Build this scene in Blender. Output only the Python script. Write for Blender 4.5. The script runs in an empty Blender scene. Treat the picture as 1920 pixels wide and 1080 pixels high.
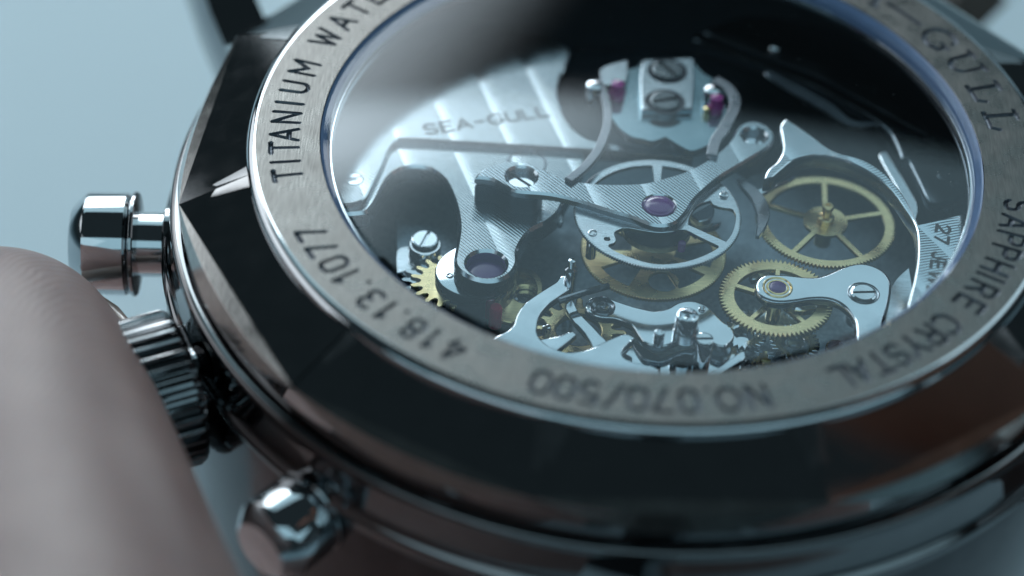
import bpy, bmesh, math, random
import numpy as np
from mathutils import Vector, Matrix
random.seed(4)
S = bpy.context.scene
COL = S.collection
PI = math.pi
# ------------------------------------------------------------------ camera (1 unit = 1 mm, watch axis = z, case back rim at z = 0)
S.unit_settings.system = 'METRIC'
S.unit_settings.scale_length = 0.001
FPX, DIST, EL, ROLL, TX, TY = 4505.8, 88.394, 0.741769, 0.059219, -5.1839, -9.1597
fw = Vector((0, math.cos(EL), -math.sin(EL)))
rt0 = Vector((1, 0, 0)); up0 = rt0.cross(fw)
rt = math.cos(ROLL)*rt0 + math.sin(ROLL)*up0
up = -math.sin(ROLL)*rt0 + math.cos(ROLL)*up0
CAM = Vector((TX, TY, 0)) - DIST*fw
cd = bpy.data.cameras.new('camera'); cam = bpy.data.objects.new('camera', cd); COL.objects.link(cam)
cam.matrix_world = Matrix((( rt.x, up.x, -fw.x, CAM.x), (rt.y, up.y, -fw.y, CAM.y), (rt.z, up.z, -fw.z, CAM.z), (0, 0, 0, 1)))
cd.sensor_width = 36; cd.lens = FPX/1920*36
cd.clip_start = 1; cd.clip_end = 20000
cd.dof.use_dof = True
cd.dof.focus_distance = 94.9
cd.dof.aperture_fstop = 0.0245
cd.dof.aperture_blades = 0
S.camera = cam
S.view_settings.view_transform = 'Standard'; S.view_settings.look = 'None'
S.view_settings.exposure = 0.0; S.view_settings.gamma = 1.0
S.cycles.max_bounces = 14; S.cycles.glossy_bounces = 8; S.cycles.transparent_max_bounces = 16
S.cycles.caustics_reflective = True; S.cycles.sample_clamp_indirect = 6
# ------------------------------------------------------------------ dim room and lamps
W = bpy.data.worlds.new('World'); S.world = W; W.use_nodes = True
W.node_tree.nodes['Background'].inputs[0].default_value = (0.55, 0.85, 1.0, 1)
W.node_tree.nodes['Background'].inputs[1].default_value = 0.028

def area(name, az, el, dist, sx, sy, rad, col, target=(0, -2, 0)):
    """soft lamp seen from the watch at azimuth az (0 = away from the camera, + = right) and elevation el"""
    a, e = math.radians(az), math.radians(el)
    d = Vector((math.sin(a)*math.cos(e), math.cos(a)*math.cos(e), math.sin(e)))
    L = bpy.data.lights.new(name, 'AREA'); L.shape = 'RECTANGLE'; L.size = sx; L.size_y = sy
    L.color = col; L.energy = rad*PI*sx*sy
    o = bpy.data.objects.new(name, L); COL.objects.link(o)
    o.location = Vector(target) + d*dist
    o.rotation_euler = d.to_track_quat('Z', 'Y').to_euler()
    return o

win = area('window_lamp', -8, 26, 500, 420, 400, 1.0, (0.82, 0.94, 1.0))
def soft_window(lamp):
    # daylight through a window: brightest to the upper left, fading out to the lower right
    L = lamp.data; L.use_nodes = True; t = L.node_tree; em = t.nodes['Emission']
    def mth(op, a, b):
        n = t.nodes.new('ShaderNodeMath'); n.operation = op
        for i, v in enumerate((a, b)):
            if isinstance(v, (int, float)): n.inputs[i].default_value = v
            else: t.links.new(v, n.inputs[i])
        return n.outputs[0]
    def ramp(x, f0, f1, t0, t1):
        n = t.nodes.new('ShaderNodeMapRange'); n.interpolation_type = 'SMOOTHSTEP'
        for k, v in (('From Min', f0), ('From Max', f1), ('To Min', t0), ('To Max', t1)): n.inputs[k].default_value = v
        t.links.new(x, n.inputs[0]); return n.outputs[0]
    g = t.nodes.new('ShaderNodeNewGeometry'); sp = t.nodes.new('ShaderNodeSeparateXYZ'); t.links.new(g.outputs['Position'], sp.inputs[0])
    x, z = sp.outputs[0], sp.outputs[2]
    q = mth('ADD', mth('MULTIPLY', x, 2.0), z)
    glow = mth('MULTIPLY', ramp(q, 80, 250, 3.7, 0.0), ramp(z, 60, 240, 0.10, 1.0))
    band = mth('MULTIPLY', mth('MULTIPLY', ramp(z, 297, 310, 0.0, 2.5), ramp(z, 322, 350, 1.0, 0.0)), ramp(x, -25, 45, 1.0, 0.0))
    t.links.new(mth('ADD', glow, band), em.inputs['Strength'])
soft_window(win)
area('sky_lamp', 4, 51, 500, 700, 250, 0.80, (0.57, 0.87, 1.0))
area('camera_side_lamp', 178, 41, 420, 1500, 185, 0.70, (0.52, 0.85, 1.0))
area('ridge_streak_lamp', -43, 32, 500, 110, 90, 2.2, (0.92, 0.97, 1.0))  # added lamp that gives a facet ridge its white streak
area('right_lamp', 45, 43, 500, 200, 170, 0.30, (0.80, 0.93, 1.0))
area('far_low_fill', 0, 7, 700, 800, 250, 0.30, (0.55, 0.85, 1.0))  # added lamp, gives the far bezel facets a dim blue reflection
area('left_side_fill', -68, 17, 420, 470, 200, 1.25, (0.86, 0.94, 1.0))  # added lamp that brightens the crescent facets on the left
area('near_left_fill', -140, 35, 420, 200, 160, 0.2, (0.84, 0.94, 1.0))  # added fill for the finger

tl = area('table_fill', 0, 27, 330, 220, 160, 0.58, (0.90, 0.96, 1.0), target=(-25, 85, -70))  # added lamp that brightens only the table behind the watch
tl.location = (-60, 360, 60)
tl.rotation_euler = (Vector((-60, 360, 60))-Vector((-25, 85, -70))).to_track_quat('Z', 'Y').to_euler()
tl.data.spread = math.radians(38)

# ------------------------------------------------------------------ helpers
ZO = 0.0        # height of the level that parts are measured from
def U(px, py, z):
    """point of the horizontal plane at height z that the photograph shows at px, py"""
    z = z+ZO
    D = fw + (px-960)/FPX*rt - (py-540)/FPX*up
    t = (z-CAM.z)/D.z
    return (CAM.x+t*D.x, CAM.y+t*D.y)

def link(name, me, parent=None):
    if ZO: me.transform(Matrix.Translation((0, 0, ZO)))
    o = bpy.data.objects.new(name, me); COL.objects.link(o)
    if parent is not None: o.parent = parent
    return o

def smooth(me, ang=32):
    if len(me.polygons):
        me.polygons.foreach_set('use_smooth', [True]*len(me.polygons))
        me.set_sharp_from_angle(angle=math.radians(ang))

def catmull(pts, n=6):
    P = [Vector(p) for p in pts]; N = len(P); out = []
    for i in range(N):
        a, b, c, d = P[(i-1) % N], P[i], P[(i+1) % N], P[(i+2) % N]
        v1, v2 = (b-a), (c-b)
        if v1.length > 0 and v2.length > 0 and v1.angle(v2) > 1.15:      # keep real corners crisp
            m1 = (c-b)*0.5
        else: m1 = (c-a)*0.5
        v3 = (d-c)
        if v3.length > 0 and v2.length > 0 and v2.angle(v3) > 1.15: m2 = (c-b)*0.5
        else: m2 = (d-b)*0.5
        for k in range(n):
            t = k/n
            h = (2*t**3-3*t*t+1)*b + (t**3-2*t*t+t)*m1 + (-2*t**3+3*t*t)*c + (t**3-t*t)*m2
            out.append((h.x, h.y))
    return out

def circ(c, r, n=48, a0=0.0):
    return [(c[0]+r*math.cos(a0+2*PI*i/n), c[1]+r*math.sin(a0+2*PI*i/n)) for i in range(n)]

def clampr(pts, R):
    out = []
    for x, y in pts:
        r = math.hypot(x, y)
        if r > R: x, y = x*R/r, y*R/r
        out.append((x, y))
    return out

def plate_mesh(loops, z, th, bev, res=0):
    """filled outline; if a bevel is too wide for a thin spot the fill loses area, so try a narrower one"""
    def A(l): return abs(sum(l[i][0]*l[(i+1) % len(l)][1]-l[(i+1) % len(l)][0]*l[i][1] for i in range(len(l)))/2)
    def Pm(l): return sum(math.dist(l[i], l[(i+1) % len(l)]) for i in range(len(l)))
    for f in (1, 0.85, 0.7, 0.5, 0.3, 0.1):
        b = bev*f
        me = plate_mesh_once(loops, z, th, b, res)
        want = A(loops[0])-sum(A(l) for l in loops[1:])-b*sum(Pm(l) for l in loops)
        got = sum(p.area for p in me.polygons if p.normal.z > 0.99)
        if got > 0.86*want: return me
    print('FILL', round(got, 2), round(want, 2), z, loops[0][:2])
    return me

def plate_mesh_once(loops, z, th, bev, res=0):
    """flat part with its top at z, thickness th, bevelled edges; loops[0] outline, the rest holes"""
    cu = bpy.data.curves.new('c', 'CURVE'); cu.dimensions = '2D'; cu.fill_mode = 'BOTH'
    for lp in loops:
        sp = cu.splines.new('POLY'); sp.points.add(len(lp)-1)
        for i, (x, y) in enumerate(lp): sp.points[i].co = (x, y, 0, 1)
        sp.use_cyclic_u = True
    cu.extrude = max(th/2-bev, 0.001); cu.bevel_depth = bev; cu.bevel_resolution = res; cu.offset = -bev
    o = bpy.data.objects.new('c', cu); COL.objects.link(o)
    dg = bpy.context.evaluated_depsgraph_get(); dg.update()
    me = bpy.data.meshes.new_from_object(o.evaluated_get(dg))
    bpy.data.objects.remove(o); bpy.data.curves.remove(cu)
    me.transform(Matrix.Translation((0, 0, z-th/2)))
    bm = bmesh.new(); bm.from_mesh(me); bmesh.ops.remove_doubles(bm, verts=bm.verts, dist=0.0008)
    bmesh.ops.recalc_face_normals(bm, faces=bm.faces); bm.to_mesh(me); bm.free()
    return me

def plate(name, loops, z, th, bev, mtop, mside, parent, res=0):
    me = plate_mesh(loops, z, th, bev, res)
    me.name = name
    me.materials.clear()
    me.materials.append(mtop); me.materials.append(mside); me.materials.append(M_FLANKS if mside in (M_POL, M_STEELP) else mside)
    for p in me.polygons:
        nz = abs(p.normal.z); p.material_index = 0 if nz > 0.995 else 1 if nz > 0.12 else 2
    smooth(me, 28)
    for p in me.polygons:
        if p.material_index == 0: p.use_smooth = False
    return link(name, me, parent)

def lathe(name, prof, mat, parent, c=(0, 0), n=96, a0=0, a1=2*PI, axis=None, origin=None, ang=32, mats=None):
    """prof: (r, z) points; revolved about z through c (or about axis from origin)"""
    full = abs(a1-a0-2*PI) < 1e-6
    V, F = [], []
    m = n if full else n+1
    for i in range(m):
        a = a0+(a1-a0)*i/n
        for r, z in prof: V.append((r*math.cos(a), r*math.sin(a), z))
    k = len(prof)
    for i in range(n):
        j = (i+1) % m
        for q in range(k-1):
            F.append((i*k+q, j*k+q, j*k+q+1, i*k+q+1))
    me = bpy.data.meshes.new(name); me.from_pydata(V, [], F)
    bm = bmesh.new(); bm.from_mesh(me); bmesh.ops.remove_doubles(bm, verts=bm.verts, dist=1e-5)
    bmesh.ops.recalc_face_normals(bm, faces=bm.faces); bm.to_mesh(me); bm.free()
    if axis is not None:
        q = Vector(axis).to_track_quat('Z', 'Y').to_matrix().to_4x4()
        me.transform(Matrix.Translation(origin) @ q)
    else: me.transform(Matrix.Translation((c[0], c[1], 0)))
    me.materials.append(mat); smooth(me, ang)
    return link(name, me, parent)

# ------------------------------------------------------------------ materials
def nt(m):
    m.use_nodes = True; t = m.node_tree; t.nodes.clear()
    o = t.nodes.new('ShaderNodeOutputMaterial'); b = t.nodes.new('ShaderNodeBsdfPrincipled')
    t.links.new(b.outputs[0], o.inputs[0])
    return t, b, o

def mathn(t, op, a, b=None):
    n = t.nodes.new('ShaderNodeMath'); n.operation = op
    for i, v in enumerate((a, b)):
        if v is None: continue
        if isinstance(v, (int, float)): n.inputs[i].default_value = v
        else: t.links.new(v, n.inputs[i])
    return n.outputs[0]

def metal(name, col, rough=0.1, grain=0.0, grain_rot=0.0, gs=(0.6, 14), dirt=0.15, dust=0.0, metallic=1.0, rvar=0.5):
    m = bpy.data.materials.new(name); t, b, o = nt(m)
    b.inputs['Metallic'].default_value = metallic
    tc = t.nodes.new('ShaderNodeNewGeometry'); mp = t.nodes.new('ShaderNodeMapping')
    mp.inputs['Rotation'].default_value = (0, 0, grain_rot); mp.inputs['Scale'].default_value = (gs[0], gs[1], gs[1])
    t.links.new(tc.outputs['Position'], mp.inputs[0])
    n = t.nodes.new('ShaderNodeTexNoise'); n.inputs['Scale'].default_value = 1.0; n.inputs['Detail'].default_value = 5
    t.links.new(mp.outputs[0], n.inputs['Vector'])
    big = t.nodes.new('ShaderNodeTexNoise'); big.inputs['Scale'].default_value = 0.9; big.inputs['Detail'].default_value = 3
    t.links.new(tc.outputs['Position'], big.inputs['Vector'])
    mx = t.nodes.new('ShaderNodeMix'); mx.data_type = 'RGBA'
    mx.inputs['A'].default_value = (*[c*(1-dirt) for c in col], 1); mx.inputs['B'].default_value = (*[min(1, c*(1+dirt*.6)) for c in col], 1)
    src = n.outputs[0] if grain > 0 else big.outputs[0]
    r1 = t.nodes.new('ShaderNodeMapRange'); r1.inputs['From Min'].default_value = 0.3; r1.inputs['From Max'].default_value = 0.7
    t.links.new(src, r1.inputs[0]); t.links.new(r1.outputs[0], mx.inputs['Factor'])
    t.links.new(mx.outputs['Result'], b.inputs['Base Color'])
    rr = t.nodes.new('ShaderNodeMapRange'); rr.inputs['From Min'].default_value = 0.3; rr.inputs['From Max'].default_value = 0.75
    rr.inputs['To Min'].default_value = rough*(1-rvar*.4); rr.inputs['To Max'].default_value = rough*(1+rvar)
    t.links.new(big.outputs[0], rr.inputs[0]); t.links.new(rr.outputs[0], b.inputs['Roughness'])
    if grain > 0:
        bp = t.nodes.new('ShaderNodeBump'); bp.inputs['Strength'].default_value = 1; bp.inputs['Distance'].default_value = grain
        t.links.new(n.outputs[0], bp.inputs['Height']); t.links.new(bp.outputs[0], b.inputs['Normal'])
    return m

def geneva(name, col, pitch=2.2, band_dir=(0.35, -1), line_dir=(1, -0.9), fine=0.15, off=0.0, amp=0.0028, slope=0.014, rough=0.14):
    m = bpy.data.materials.new(name); t, b, o = nt(m)
    b.inputs['Metallic'].default_value = 1.0
    g = t.nodes.new('ShaderNodeNewGeometry'); s = t.nodes.new('ShaderNodeSeparateXYZ'); t.links.new(g.outputs['Position'], s.inputs[0])
    def proj(d):
        L = math.hypot(*d); nx, ny = -d[1]/L, d[0]/L
        return mathn(t, 'ADD', mathn(t, 'MULTIPLY', s.outputs[0], nx), mathn(t, 'MULTIPLY', s.outputs[1], ny))
    u = mathn(t, 'ADD', proj(band_dir), off)
    fr = mathn(t, 'FRACT', mathn(t, 'DIVIDE', u, pitch))
    v = proj(line_dir)
    # fine tool lines curve a little inside each band
    v = mathn(t, 'ADD', v, mathn(t, 'MULTIPLY', mathn(t, 'POWER', fr, 2.0), 0.35))
    w = mathn(t, 'SINE', mathn(t, 'MULTIPLY', v, 2*PI/fine))
    nz = t.nodes.new('ShaderNodeTexNoise'); nz.inputs['Scale'].default_value = 2.2
    t.links.new(g.outputs['Position'], nz.inputs['Vector'])
    am = mathn(t, 'MULTIPLY', mathn(t, 'ADD', nz.outputs[0], 0.6), amp*0.9)
    fade = mathn(t, 'MINIMUM', mathn(t, 'MULTIPLY', fr, 3.0), 1.0)      # each band starts smooth, then shows its lines
    h1 = mathn(t, 'MULTIPLY', mathn(t, 'MULTIPLY', w, am), fade)
    c = mathn(t, 'SUBTRACT', fr, 0.62)
    h2 = mathn(t, 'MULTIPLY', mathn(t, 'MULTIPLY', c, c), -slope*pitch)
    h = mathn(t, 'ADD', h1, h2)
    bp = t.nodes.new('ShaderNodeBump'); bp.inputs['Strength'].default_value = 1; bp.inputs['Distance'].default_value = 1
    t.links.new(h, bp.inputs['Height']); t.links.new(bp.outputs[0], b.inputs['Normal'])
    b.inputs['Base Color'].default_value = (*col, 1); b.inputs['Roughness'].default_value = rough
    return m

def simple(name, col, rough=0.5, metallic=0.0, spec=0.5, coat=0.0, trans=0.0, ior=1.5):
    m = bpy.data.materials.new(name); t, b, o = nt(m)
    b.inputs['Base Color'].default_value = (*col, 1); b.inputs['Roughness'].default_value = rough
    b.inputs['Metallic'].default_value = metallic; b.inputs['Coat Weight'].default_value = coat
    b.inputs['Transmission Weight'].default_value = trans; b.inputs['IOR'].default_value = ior
    n = t.nodes.new('ShaderNodeTexNoise'); n.inputs['Scale'].default_value = 1.3
    g = t.nodes.new('ShaderNodeNewGeometry'); t.links.new(g.outputs['Position'], n.inputs['Vector'])
    mx = t.nodes.new('ShaderNodeMix'); mx.data_type = 'RGBA'; mx.inputs['A'].default_value = (*[c*.85 for c in col], 1)
    mx.inputs['B'].default_value = (*[min(1, c*1.12) for c in col], 1)
    t.links.new(n.outputs[0], mx.inputs['Factor']); t.links.new(mx.outputs['Result'], b.inputs['Base Color'])
    return m

def crystal_mat():
    m = bpy.data.materials.new('sapphire_crystal'); m.use_nodes = True; t = m.node_tree; t.nodes.clear()
    o = t.nodes.new('ShaderNodeOutputMaterial'); mix = t.nodes.new('ShaderNodeMixShader')
    tr = t.nodes.new('ShaderNodeBsdfTransparent'); gl = t.nodes.new('ShaderNodeBsdfGlossy'); g = t.nodes.new('ShaderNodeNewGeometry')
    dp = t.nodes.new('ShaderNodeVectorMath'); dp.operation = 'DOT_PRODUCT'
    t.links.new(g.outputs['Normal'], dp.inputs[0]); t.links.new(g.outputs['Incoming'], dp.inputs[1])
    c = mathn(t, 'ABSOLUTE', dp.outputs['Value'])
    F = mathn(t, 'ADD', mathn(t, 'MULTIPLY', mathn(t, 'POWER', mathn(t, 'SUBTRACT', 1.0, c), 5.0), 0.90), 0.095)
    tr.inputs[0].default_value = (0.96, 0.985, 1, 1); gl.inputs['Roughness'].default_value = 0.035
    gl.inputs['Color'].default_value = (0.93, 0.96, 1, 1)
    t.links.new(F, mix.inputs[0]); t.links.new(tr.outputs[0], mix.inputs[1]); t.links.new(gl.outputs[0], mix.inputs[2])
    t.links.new(mix.outputs[0], o.inputs[0])
    return m

M_POL = metal('polished_steel', (0.66, 0.68, 0.70), 0.035, dirt=0.05)
M_DARKPOL = metal('polished_titanium', (0.40, 0.41, 0.42), 0.05, dirt=0.05)
M_BRUSH = metal('brushed_titanium', (0.215, 0.202, 0.190), 0.27, grain=0.006, grain_rot=0.12, gs=(16, 1.2), dirt=0.24)
M_GROOVE = metal('engraved_groove', (0.15, 0.165, 0.19), 0.38, grain=0.004, gs=(9, 9), dirt=0.3)
M_SLIV = metal('satin_titanium', (0.56, 0.55, 0.53), 0.13, grain=0.001, gs=(12, 2), dirt=0.15)
M_STEEL = metal('satin_steel', (0.62, 0.66, 0.69), 0.17, grain=0.0035, grain_rot=0.5, gs=(1.6, 22), dirt=0.12)
M_STEELP = metal('mirror_steel', (0.66, 0.70, 0.73), 0.09, dirt=0.06)
M_BRASS = metal('gilt_brass', (0.82, 0.66, 0.36), 0.26, grain=0.005, grain_rot=0.7, gs=(2.5, 18), dirt=0.16)
M_BRASSE = metal('gilt_brass_edge', (0.78, 0.60, 0.30), 0.2, dirt=0.15)
M_DARK = metal('dark_movement_base', (0.24, 0.29, 0.33), 0.34, grain=0.006, gs=(6, 6), dirt=0.3)
M_DARKST = metal('dark_steel', (0.20, 0.22, 0.24), 0.14, dirt=0.2)
M_GEN = geneva('striped_bridge', (0.62, 0.65, 0.67))
M_GEN2 = geneva('striped_cock', (0.62, 0.66, 0.69), off=0.30, slope=0.016)
M_GENJ = geneva('striped_edge_bridge', (0.60, 0.66, 0.70), off=1.0, slope=0.03, line_dir=(1, 0.55), band_dir=(0.62, -1))
M_BAL = metal('balance_plate_steel', (0.30, 0.41, 0.45), 0.16, dirt=0.1)
M_RUBY = simple('ruby', (0.17, 0.05, 0.24), 0.08, coat=0.2)
M_RUBYD = simple('dark_ruby', (0.12, 0.05, 0.22), 0.25, coat=0.1)
M_PINR = simple('magenta_ruby', (0.42, 0.04, 0.30), 0.25, coat=0.2)
M_RED = simple('red_ruby', (0.75, 0.02, 0.10), 0.2, coat=0.6)
M_GASK = simple('blue_gasket', (0.22, 0.33, 0.55), 0.25, coat=0.6)
M_CROWN = metal('crown_titanium', (0.27, 0.28, 0.29), 0.11, dirt=0.2)
M_SCREW = metal('grey_screw', (0.22, 0.24, 0.25), 0.2, dirt=0.1)
M_DARKREF = metal('dark_reflection_steel', (0.07, 0.08, 0.09), 0.16, dirt=0.2)  # dark reflection put into the steel colour of the far right plates
M_RIDGE = metal('soft_titanium', (0.42, 0.43, 0.44), 0.16, dirt=0.05)
M_FLANK = metal('darkened_flank', (0.10, 0.10, 0.105), 0.16, dirt=0.15)  # lower case wall coloured darker in place of dark reflections
M_FLANKS = metal('shaded_flank', (0.17, 0.19, 0.21), 0.22, dirt=0.2)  # upright plate sides coloured darker to stand for shade
M_ARM = metal('grey_arm_steel', (0.24, 0.25, 0.27), 0.28, grain=0.003, gs=(4, 20), dirt=0.2)
M_CASE = metal('case_titanium', (0.24, 0.24, 0.245), 0.05, dirt=0.05)
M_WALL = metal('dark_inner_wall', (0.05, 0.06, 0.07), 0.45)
M_INK = simple('black_fill', (0.012, 0.013, 0.015), 0.5)
M_CRY = crystal_mat()

# ------------------------------------------------------------------ table (setting)
def table():
    m = bpy.data.materials.new('pale_table'); t, b, o = nt(m)
    n = t.nodes.new('ShaderNodeTexNoise'); n.inputs['Scale'].default_value = 0.02; n.inputs['Detail'].default_value = 3
    g = t.nodes.new('ShaderNodeNewGeometry'); t.links.new(g.outputs['Position'], n.inputs['Vector'])
    mx = t.nodes.new('ShaderNodeMix'); mx.data_type = 'RGBA'
    mx.inputs['A'].default_value = (0.44, 0.585, 0.65, 1); mx.inputs['B'].default_value = (0.50, 0.64, 0.70, 1)
    t.links.new(n.outputs[0], mx.inputs['Factor']); t.links.new(mx.outputs['Result'], b.inputs['Base Color'])
    b.inputs['Roughness'].default_value = 0.7
    me = bpy.data.meshes.new('table_top')
    me.from_pydata([(-3000, -3000, -70), (3000, -3000, -70), (3000, 3000, -70), (-3000, 3000, -70),
                    (-3000, -3000, -95), (3000, -3000, -95), (3000, 3000, -95), (-3000, 3000, -95)], [],
                   [(0, 1, 2, 3), (7, 6, 5, 4), (0, 4, 5, 1), (1, 5, 6, 2), (2, 6, 7, 3), (3, 7, 4, 0)])
    me.materials.append(m); o = link('table_top', me); o['kind'] = 'structure'
    o['label'] = 'plain pale blue surface far out of focus behind the watch'
table()

# ------------------------------------------------------------------ the watch
watch = bpy.data.objects.new('wristwatch', None); COL.objects.link(watch); watch.empty_display_size = 5
watch['label'] = 'steel chronograph wristwatch lying face down, its glass case back showing the movement'
watch['category'] = 'watch'

# ---- engraved ring -------------------------------------------------
def arcpts(cx, cy, rx, ry, a0, a1, n=10):
    return [(cx+rx*math.cos(math.radians(a0+(a1-a0)*i/n)), cy+ry*math.sin(math.radians(a0+(a1-a0)*i/n))) for i in range(n+1)]
GL = {
 'T': (.62, [[(0, 1), (.62, 1)], [(.31, 1), (.31, 0)]]),
 'I': (.0, [[(0, 0), (0, 1)]]),
 'A': (.68, [[(0, 0), (.34, 1), (.68, 0)], [(.11, .32), (.57, .32)]]),
 'N': (.60, [[(0, 0), (0, 1), (.60, 0), (.60, 1)]]),
 'U': (.58, [[(0, 1), (0, .28)]+arcpts(.29, .28, .29, .28, 180, 360)+[(.58, 1)]]),
 'M': (.74, [[(0, 0), (0, 1), (.37, .35), (.74, 1), (.74, 0)]]),
 'W': (.92, [[(0, 1), (.23, 0), (.46, .9), (.69, 0), (.92, 1)]]),
 'E': (.52, [[(.52, 1), (0, 1), (0, 0), (.52, 0)], [(0, .52), (.46, .52)]]),
 'R': (.56, [[(0, 0), (0, 1), (.30, 1)]+arcpts(.30, .75, .26, .25, 90, -90)+[(0, .5)], [(.28, .5), (.56, 0)]]),
 'P': (.56, [[(0, 0), (0, 1), (.30, 1)]+arcpts(.30, .74, .26, .26, 90, -90)+[(0, .48)]]),
 'S': (.56, [arcpts(.28, .74, .26, .26, 30, 250, 12)+arcpts(.28, .26, .28, .26, 70, -150, 12)]),
 'H': (.58, [[(0, 0), (0, 1)], [(.58, 0), (.58, 1)], [(0, .5), (.58, .5)]]),
 'C': (.64, [arcpts(.38, .5, .38, .5, 45, 315, 18)]),
 'Y': (.66, [[(0, 1), (.33, .5), (.66, 1)], [(.33, .5), (.33, 0)]]),
 'L': (.48, [[(0, 1), (0, 0), (.48, 0)]]),
 'O': (.74, [arcpts(.37, .5, .37, .5, 0, 360, 24)]),
 '0': (.56, [[(0, .28)]+arcpts(.28, .72, .28, .28, 180, 0)+arcpts(.28, .28, .28, .28, 0, -180)]),
 '1': (.20, [[(0, .78), (.20, 1), (.20, 0)]]),
 '2': (.54, [arcpts(.27, .73, .27, .27, 170, -30)+[(0, 0), (.54, 0)]]),
 '3': (.54, [arcpts(.25, .75, .26, .25, 140, -90)+arcpts(.25, .25, .29, .25, 90, -140)]),
 '4': (.62, [[(.46, 0), (.46, 1), (0, .27), (.62, .27)]]),
 '5': (.54, [[(.50, 1), (.08, 1), (.04, .55)]+arcpts(.26, .32, .28, .32, 120, -140)]),
 '7': (.54, [[(0, 1), (.54, 1), (.18, 0)]]),
 '8': (.56, [arcpts(.28, .76, .22, .24, 0, 360, 18), arcpts(.28, .27, .28, .27, 0, 360, 18)]),
 '/': (.50, [[(0, -.05), (.50, 1.05)]]),
 '.': (.0, [[(0, 0), (0.01, 0)]]),
 'X': (.7, [[(0, .42), (1.6, .42)]]),
}
# wide serif letters: (width, [(polyline, half width), ...])
SER = {
 'G': (1.15, [(arcpts(.58, .5, .56, .5, 48, 300, 20), .07), ([(1.0, .10), (1.02, .40)], .08), ([(.80, .42), (1.16, .42)], .052), ([(.95, .86), (1.0, .70)], .055), ([(.80, .06), (1.0, .13)], .06)]),
 'U': (1.10, [([(.18, 1), (.18, .36)]+arcpts(.55, .36, .37, .34, 180, 270, 8), .075), (arcpts(.55, .36, .37, .34, 270, 360, 8)+[(.92, 1)], .055), ([(0, 1), (.38, 1)], .052), ([(.76, 1), (1.08, 1)], .052)]),
 'L': (.92, [([(.2, 1), (.2, 0)], .075), ([(0, 1), (.42, 1)], .052), ([(0, 0), (.80, 0), (.92, .28)], .058)]),
 'A': (1.05, [([(.15, 0), (.55, 1)], .052), ([(.55, 1), (.92, 0)], .075), ([(.28, .33), (.78, .33)], .045), ([(0, 0), (.32, 0)], .052), ([(.75, 0), (1.1, 0)], .052)]),
 'E': (.9, [([(.2, 0), (.2, 1)], .075), ([(0, 1), (.8, 1), (.86, .78)], .052), ([(0, 0), (.82, 0), (.9, .25)], .052), ([(.2, .52), (.6, .52)], .045)]),
 'S': (.8, [(arcpts(.4, .75, .34, .25, 30, 250, 12)+arcpts(.4, .26, .38, .26, 70, -150, 12), .065)]),
 'X': (1.5, [([(0, .45), (1.45, .45)], .06)]),
}
def texts():
    out = []
    H = 1.04
    def one(ch, deg, serif=False, h=H, r0=13.98):
        if serif:
            w, st = SER[ch]; st = [(s, hw) for s, hw in st]
        else:
            w, st = GL[ch]; st = [(s, 0.066) for s in st]
        L = []
        for pl, hw in st:
            L.append(([((x-w/2)*h, r0+y*h) for x, y in pl], hw*(h if serif else 1)))
        out.append((ch, math.radians(deg), L))
    for ch, a in zip('TITANIUM', (-166.1, -169.3, -172.7, -175.9, -180.2, -183.8, -188.0, -193.2)): one(ch, a)
    for ch, a in zip('WATER', (-201.9, -207.0, -211.6, -216.0, -220.4)): one(ch, a)
    for ch, a in zip('RESISTANT', (-227.5, -231.8, -236, -239.3, -242.5, -246.7, -250.9, -255.3, -259.6)): one(ch, a)
    for ch, a in zip('SEAXGULL', (63.5, 57, 48.5, 41.3, 32.9, 25.6, 17.7, 10.3)): one(ch, a, True, 1.28, 13.80)
    for ch, a in zip('SAPPHIRE', (-10.9, -15.0, -19.0, -22.2-.2, -26-.2, -29.1+.2, -32.0, -36.0)): one(ch, a)
    for ch, a in zip('CRYSTAL', (-41.9, -45.5, -49.0, -52.4, -55.6, -59.2, -62.4)): one(ch, a)
    for ch, a in zip('NO.070/500', (-75.2, -79.4, -82.2, -85.0, -88.6, -92.1, -95.4, -98.8, -102.3, -105.8)): one(ch, a, h=1.1)
    for ch, a in zip('418.13.1077', (-119.4, -123.1, -126.6, -129.6, -131.8, -135.2, -138.3, -141.1, -144.5, -148.2, -152.0)): one(ch, a)
    return out

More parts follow.
